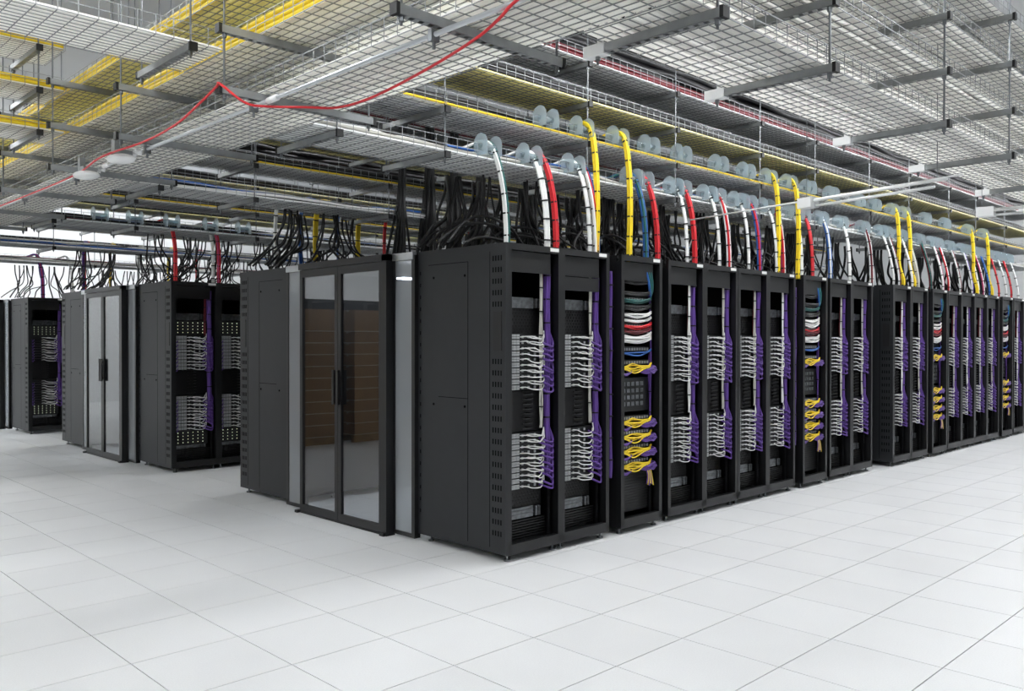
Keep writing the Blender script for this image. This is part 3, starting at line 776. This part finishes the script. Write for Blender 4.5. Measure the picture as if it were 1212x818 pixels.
# black power cables: hanging bundles and loops over the rack tops
def power(label, x, y, z1, z0, n, seed, loop=.25, r=.014, wild=0):
    R = random.Random(seed)
    o = thing('power_cables', label, 'power cables', (x, y, z0)); h = z1-z0; side = R.choice((-1, 1))
    for k in range(n):
        sp = .035+wild*.12
        ox, oy = R.uniform(-sp, sp), R.uniform(-.04, .04)
        ex, ey = side*R.uniform(.0, loop)+R.uniform(-.1, .1)*(1 if wild else .5), R.uniform(-.15, .15)
        bul = R.uniform(-.12, .12)*(1 if wild else .25)
        pts = [(ox, oy, h), (ox+bul*.3, oy*.9, h*.75), (ox+bul+ex*.15, oy+ey*.3, h*.45), (ox+ex*.55, oy+ey*.7, h*.16+R.uniform(.02, .08)), (ox+ex*.85, oy+ey, .06), (ox+ex, oy+ey, .012)]
        obj('cable', MB().tube(spline(pts, 5), r*R.uniform(.75, 1.15), 6).mesh('cable', 'k_cable', True), o)
R = random.Random(5)
for i in range(20):
    x = .5+i*.31
    power('black power cable bundle dropping onto the front row, %s from the aisle end' % ORD[i], x, 2.06+R.uniform(-.2, .06), 3.06, H, 8, 100+i, .38, .0145, .35)
for i in range(18):
    power('black power cables behind the front drops, %s along the front row' % ORD[i], .7+i*.38, 1.80+R.uniform(-.08, .08), 3.06, H, 4, 300+i, .35, .011, .8)
for i in range(19):
    power('black power cable bundle far along the front row, %s past the row gap' % ORD[i], (6.72 if i == 0 else 7.35+i*.36), 1.95+R.uniform(-.12, .12), 3.06, H, 7, 140+i, .35, .0145, .6)
thick = {1.62: 3.9, 2.0: 3.95, 2.36: 3.9, 2.78: 3.9, 3.62: 3.9}
for i, x in enumerate([.5, .75, 1.0, 1.3, 1.62, 2.0, 2.36, 2.78, 3.2, 3.62, 4.0, 4.4, 4.8, 5.3, 5.8]):
    if x in thick: power('thick black power cable bundle hanging over the second row, %s from the aisle end' % ORD[i], x, 4.16, 4.2, H, 14, 160+i, .18, .0175)
    else: power('black power cable bundle hanging over the second row, %s from the aisle end' % ORD[i], x, 4.78+R.uniform(-.15, .1), 3.06, H, 6, 160+i, .35, .013, .6)
for row, y, n, x0 in (('third', 8.0, 12, .45), ('fourth', 10.85, 10, .45), ('fifth', 14.2, 12, .45)):
    for i in range(n):
        power('black power cables looping onto the %s row, %s from the aisle end' % (row, ORD[i]), x0+i*.27+R.uniform(-.06, .06), y+R.uniform(-.3, .05), 3.06, H, 5, 200+i+int(y*10), .45, .0105, 1)
# loose black loops lying on the rack tops
for i in range(9):
    x = .5+i*.55+R.uniform(-.1, .1)
    ps = []
    for k in range(3):
        a, b, c = R.uniform(.2, .5), R.uniform(.05, .22), R.uniform(-.2, .2)
        ps.append(('cable', K, .012, [(-a, c, .012), (-a*.5, c+.05, b), (0, c*.5, b*1.3), (a*.6, c*.4-.05, b*.8), (a, -c*.5, .012)]))
    cords('slack_cable', 'slack black cable loops lying on top of the front row, %s from the aisle end' % ORD[i], x, 1.72, H, ps, cat='cables')

# ------------------------------------------------------------------ conduit, red cable, emergency lights, hung lamp
o = thing('conduit', 'thin white pipe running below the lowest cross-aisle tray', 'pipe', (-1.825, 0, 2.985))
obj('pipe', MB().tube([(0, -2.4, 0), (0, 14, 0)], .0115, 10).mesh('pipe', 'alu', True), o)
cl = MB().box(-.022, .022, -.012, .012, -.03, .02).tube([(0, 0, -.06), (0, 0, -.03)], .008, 6).mesh('clamp', 'steel')
for y in ys[1:9]: obj('clamp', cl, o, (0, y, 0))
for y in (.75, 3.2): obj('coupling', cached('coup', lambda: MB().tube([(0, -.05, 0), (0, .05, 0)], .017, 10).mesh('coupling', 'plastic_w', True)), o, (0, y, 0))
RC = [(-1.98, -1.5), (-1.88, -1.15), (-1.80, -.97), (-1.71, -.72), (-1.60, -.24), (-1.52, .28), (-1.54, .57), (-1.67, .69), (-1.81, .81), (-1.93, .84)]
pts = [(x, y, 2.96) for x, y in RC]+[(-2.03, .905, 3.045), (-2.045, .93, 3.062), (-2.04, .96, 3.05), (-2.025, 1.2, 3.01), (-1.99, 1.6, 2.97), (-1.97, 2.13, 2.96), (-2.0, 2.77, 2.96), (-1.93, 3.4, 2.96), (-1.90, 4.04, 2.96), (-1.9, 5.7, 2.96), (-1.9, 7, 2.97)]
me = MB().tube(spline(pts, 6), .0068, 7).mesh('red_cable', 'r_cable', True)
thing('red_cable', 'thin red cable sagging below the cross-aisle trays', 'cable', me=me)
def emergency(x, y, n):
    o = thing('emergency_light', 'white oval emergency light under the cross-aisle tray, %s from the camera' % n, 'emergency light', (x, y, 2.93), rot=(0, 0, .15))
    b = MB(); seg = 14; rings = []
    for k in range(7):
        t = math.pi*k/6; rr = max(math.sin(t), .02)
        b2 = len(b.v)
        for q in range(seg): a = 2*math.pi*q/seg; b.v.append((.085*rr*math.cos(a), .125*rr*math.sin(a), .032*math.cos(t)))
        if k:
            for q in range(seg): b.f.append((b2-seg+q, b2-seg+(q+1) % seg, b2+(q+1) % seg, b2+q))
    obj('housing', b.mesh('housing', 'plastic_w', True), o)
    obj('bracket', MB().box(-.02, .02, .05, .09, .02, .14).box(-.04, .06, -.04, .04, .022, .06).mesh('bracket', 'strut'), o)
    for s in (-.05, .05):
        obj('lamp_head', MB().tube([(.06, s*.7-.03, .055), (.10, s*.7-.055, .05)], [.014, .024], 12).mesh('lamp_head', 'plastic_w', True), o)
emergency(-1.93, 2.62, 'first'); emergency(-1.90, 3.40, 'second')
# the slim lamps hung low over the open aisle
def slim_lamp(A, B, label, box=.49):
    A, B = Vector(A), Vector(B); t = (B-A).normalized(); Lg = (B-A).length
    o = thing('pendant_lamp', label, 'lamp', tuple(A)); o.rotation_euler = (0, 0, math.atan2(t.y, t.x))
    obj('conduit', MB().tube([(0, 0, .012), (Lg, 0, .012)], .007, 8).mesh('conduit', 'plastic_w', True), o)
    obj('tube', MB().tube([(Lg*box+.1, .012, -.038), (Lg*.92, .012, -.038)], .011, 8).mesh('tube', 'plastic_w', True), o)
    obj('tube', MB().tube([(Lg*box+.1, -.012, .0), (Lg*.96, -.012, .0)], .011, 8).mesh('tube', 'plastic_w', True), o)
    obj('junction_box', MB().box(Lg*box, Lg*box+.13, -.05, .05, -.05, .03).mesh('junction_box', 'plastic_w'), o)
    for q in (box+.02, .93): obj('hanging_wire', MB().tube([(Lg*q, 0, .02), (Lg*q, 0, ZC-A.z)], .003, 4).mesh('hanging_wire', 'rod'), o)
slim_lamp((2.62, 1.12, 2.80), (2.05, -1.42, 2.80), 'slim white twin-tube lamp hung low over the open aisle before the front racks')
slim_lamp((3.84, -.96, 2.80), (4.0, -2.6, 2.80), 'slim white twin-tube lamp at the right edge, below the right-hand tray stack', 0)

# ------------------------------------------------------------------ wrapped pallets standing left of the picture, seen mirrored in the doors
def pallet_stack(x, y, rz, label, nl, seed):
    R = random.Random(seed)
    p = thing('pallet', 'wooden pallet under the '+label, 'pallet', (x, y, 0), rot=(0, 0, rz))
    for k in range(5): obj('deck_board', MB().box(-.5, .5, -.4+k*.18, -.30+k*.18, .10, .12).mesh('deck_board', 'wood'), p)
    for k in range(3): obj('bearer', MB().box(-.5, .5, -.4+k*.36, -.32+k*.36, 0, .10).mesh('bearer', 'wood'), p)
    z = .121
    for l in range(nl):
        hh = .19 if l < nl-1 else .36
        for a in range(2):
            for c in range(2):
                o = thing('cardboard_box', '%s cardboard box, %s layer of the %s' % (('left rear', 'left front', 'right rear', 'right front')[a*2+c], ORD[l], label), 'box', (x, y, z), 'boxes in the '+label, rot=(0, 0, rz))
                x0, y0 = -.49+a*.49, -.4+c*.4
                obj('carton', MB().box(x0+.004, x0+.486, y0+.004, y0+.396, 0, hh-.004).mesh('carton', 'card'), o)
                obj('tape', MB().box(x0+.003, x0+.487, y0+.17, y0+.22, hh-.03, hh-.002).box(x0+.002, x0+.488, y0+.003, y0+.397, .0, .012).mesh('tape', 'c_cable'), o)
        z += hh
pallet_stack(-2.55, 9.0, .1, 'box stack nearer the cross-aisle trays', 10, 1)
pallet_stack(-3.75, 8.9, -.05, 'box stack further from the cross-aisle trays', 10, 2)
for i in range(7): rack('server_rack', 'closed black server rack behind the pallets, %s from the cross aisle' % ORD[i], -3.0-.61*i, 10.4, 1, plain=True)
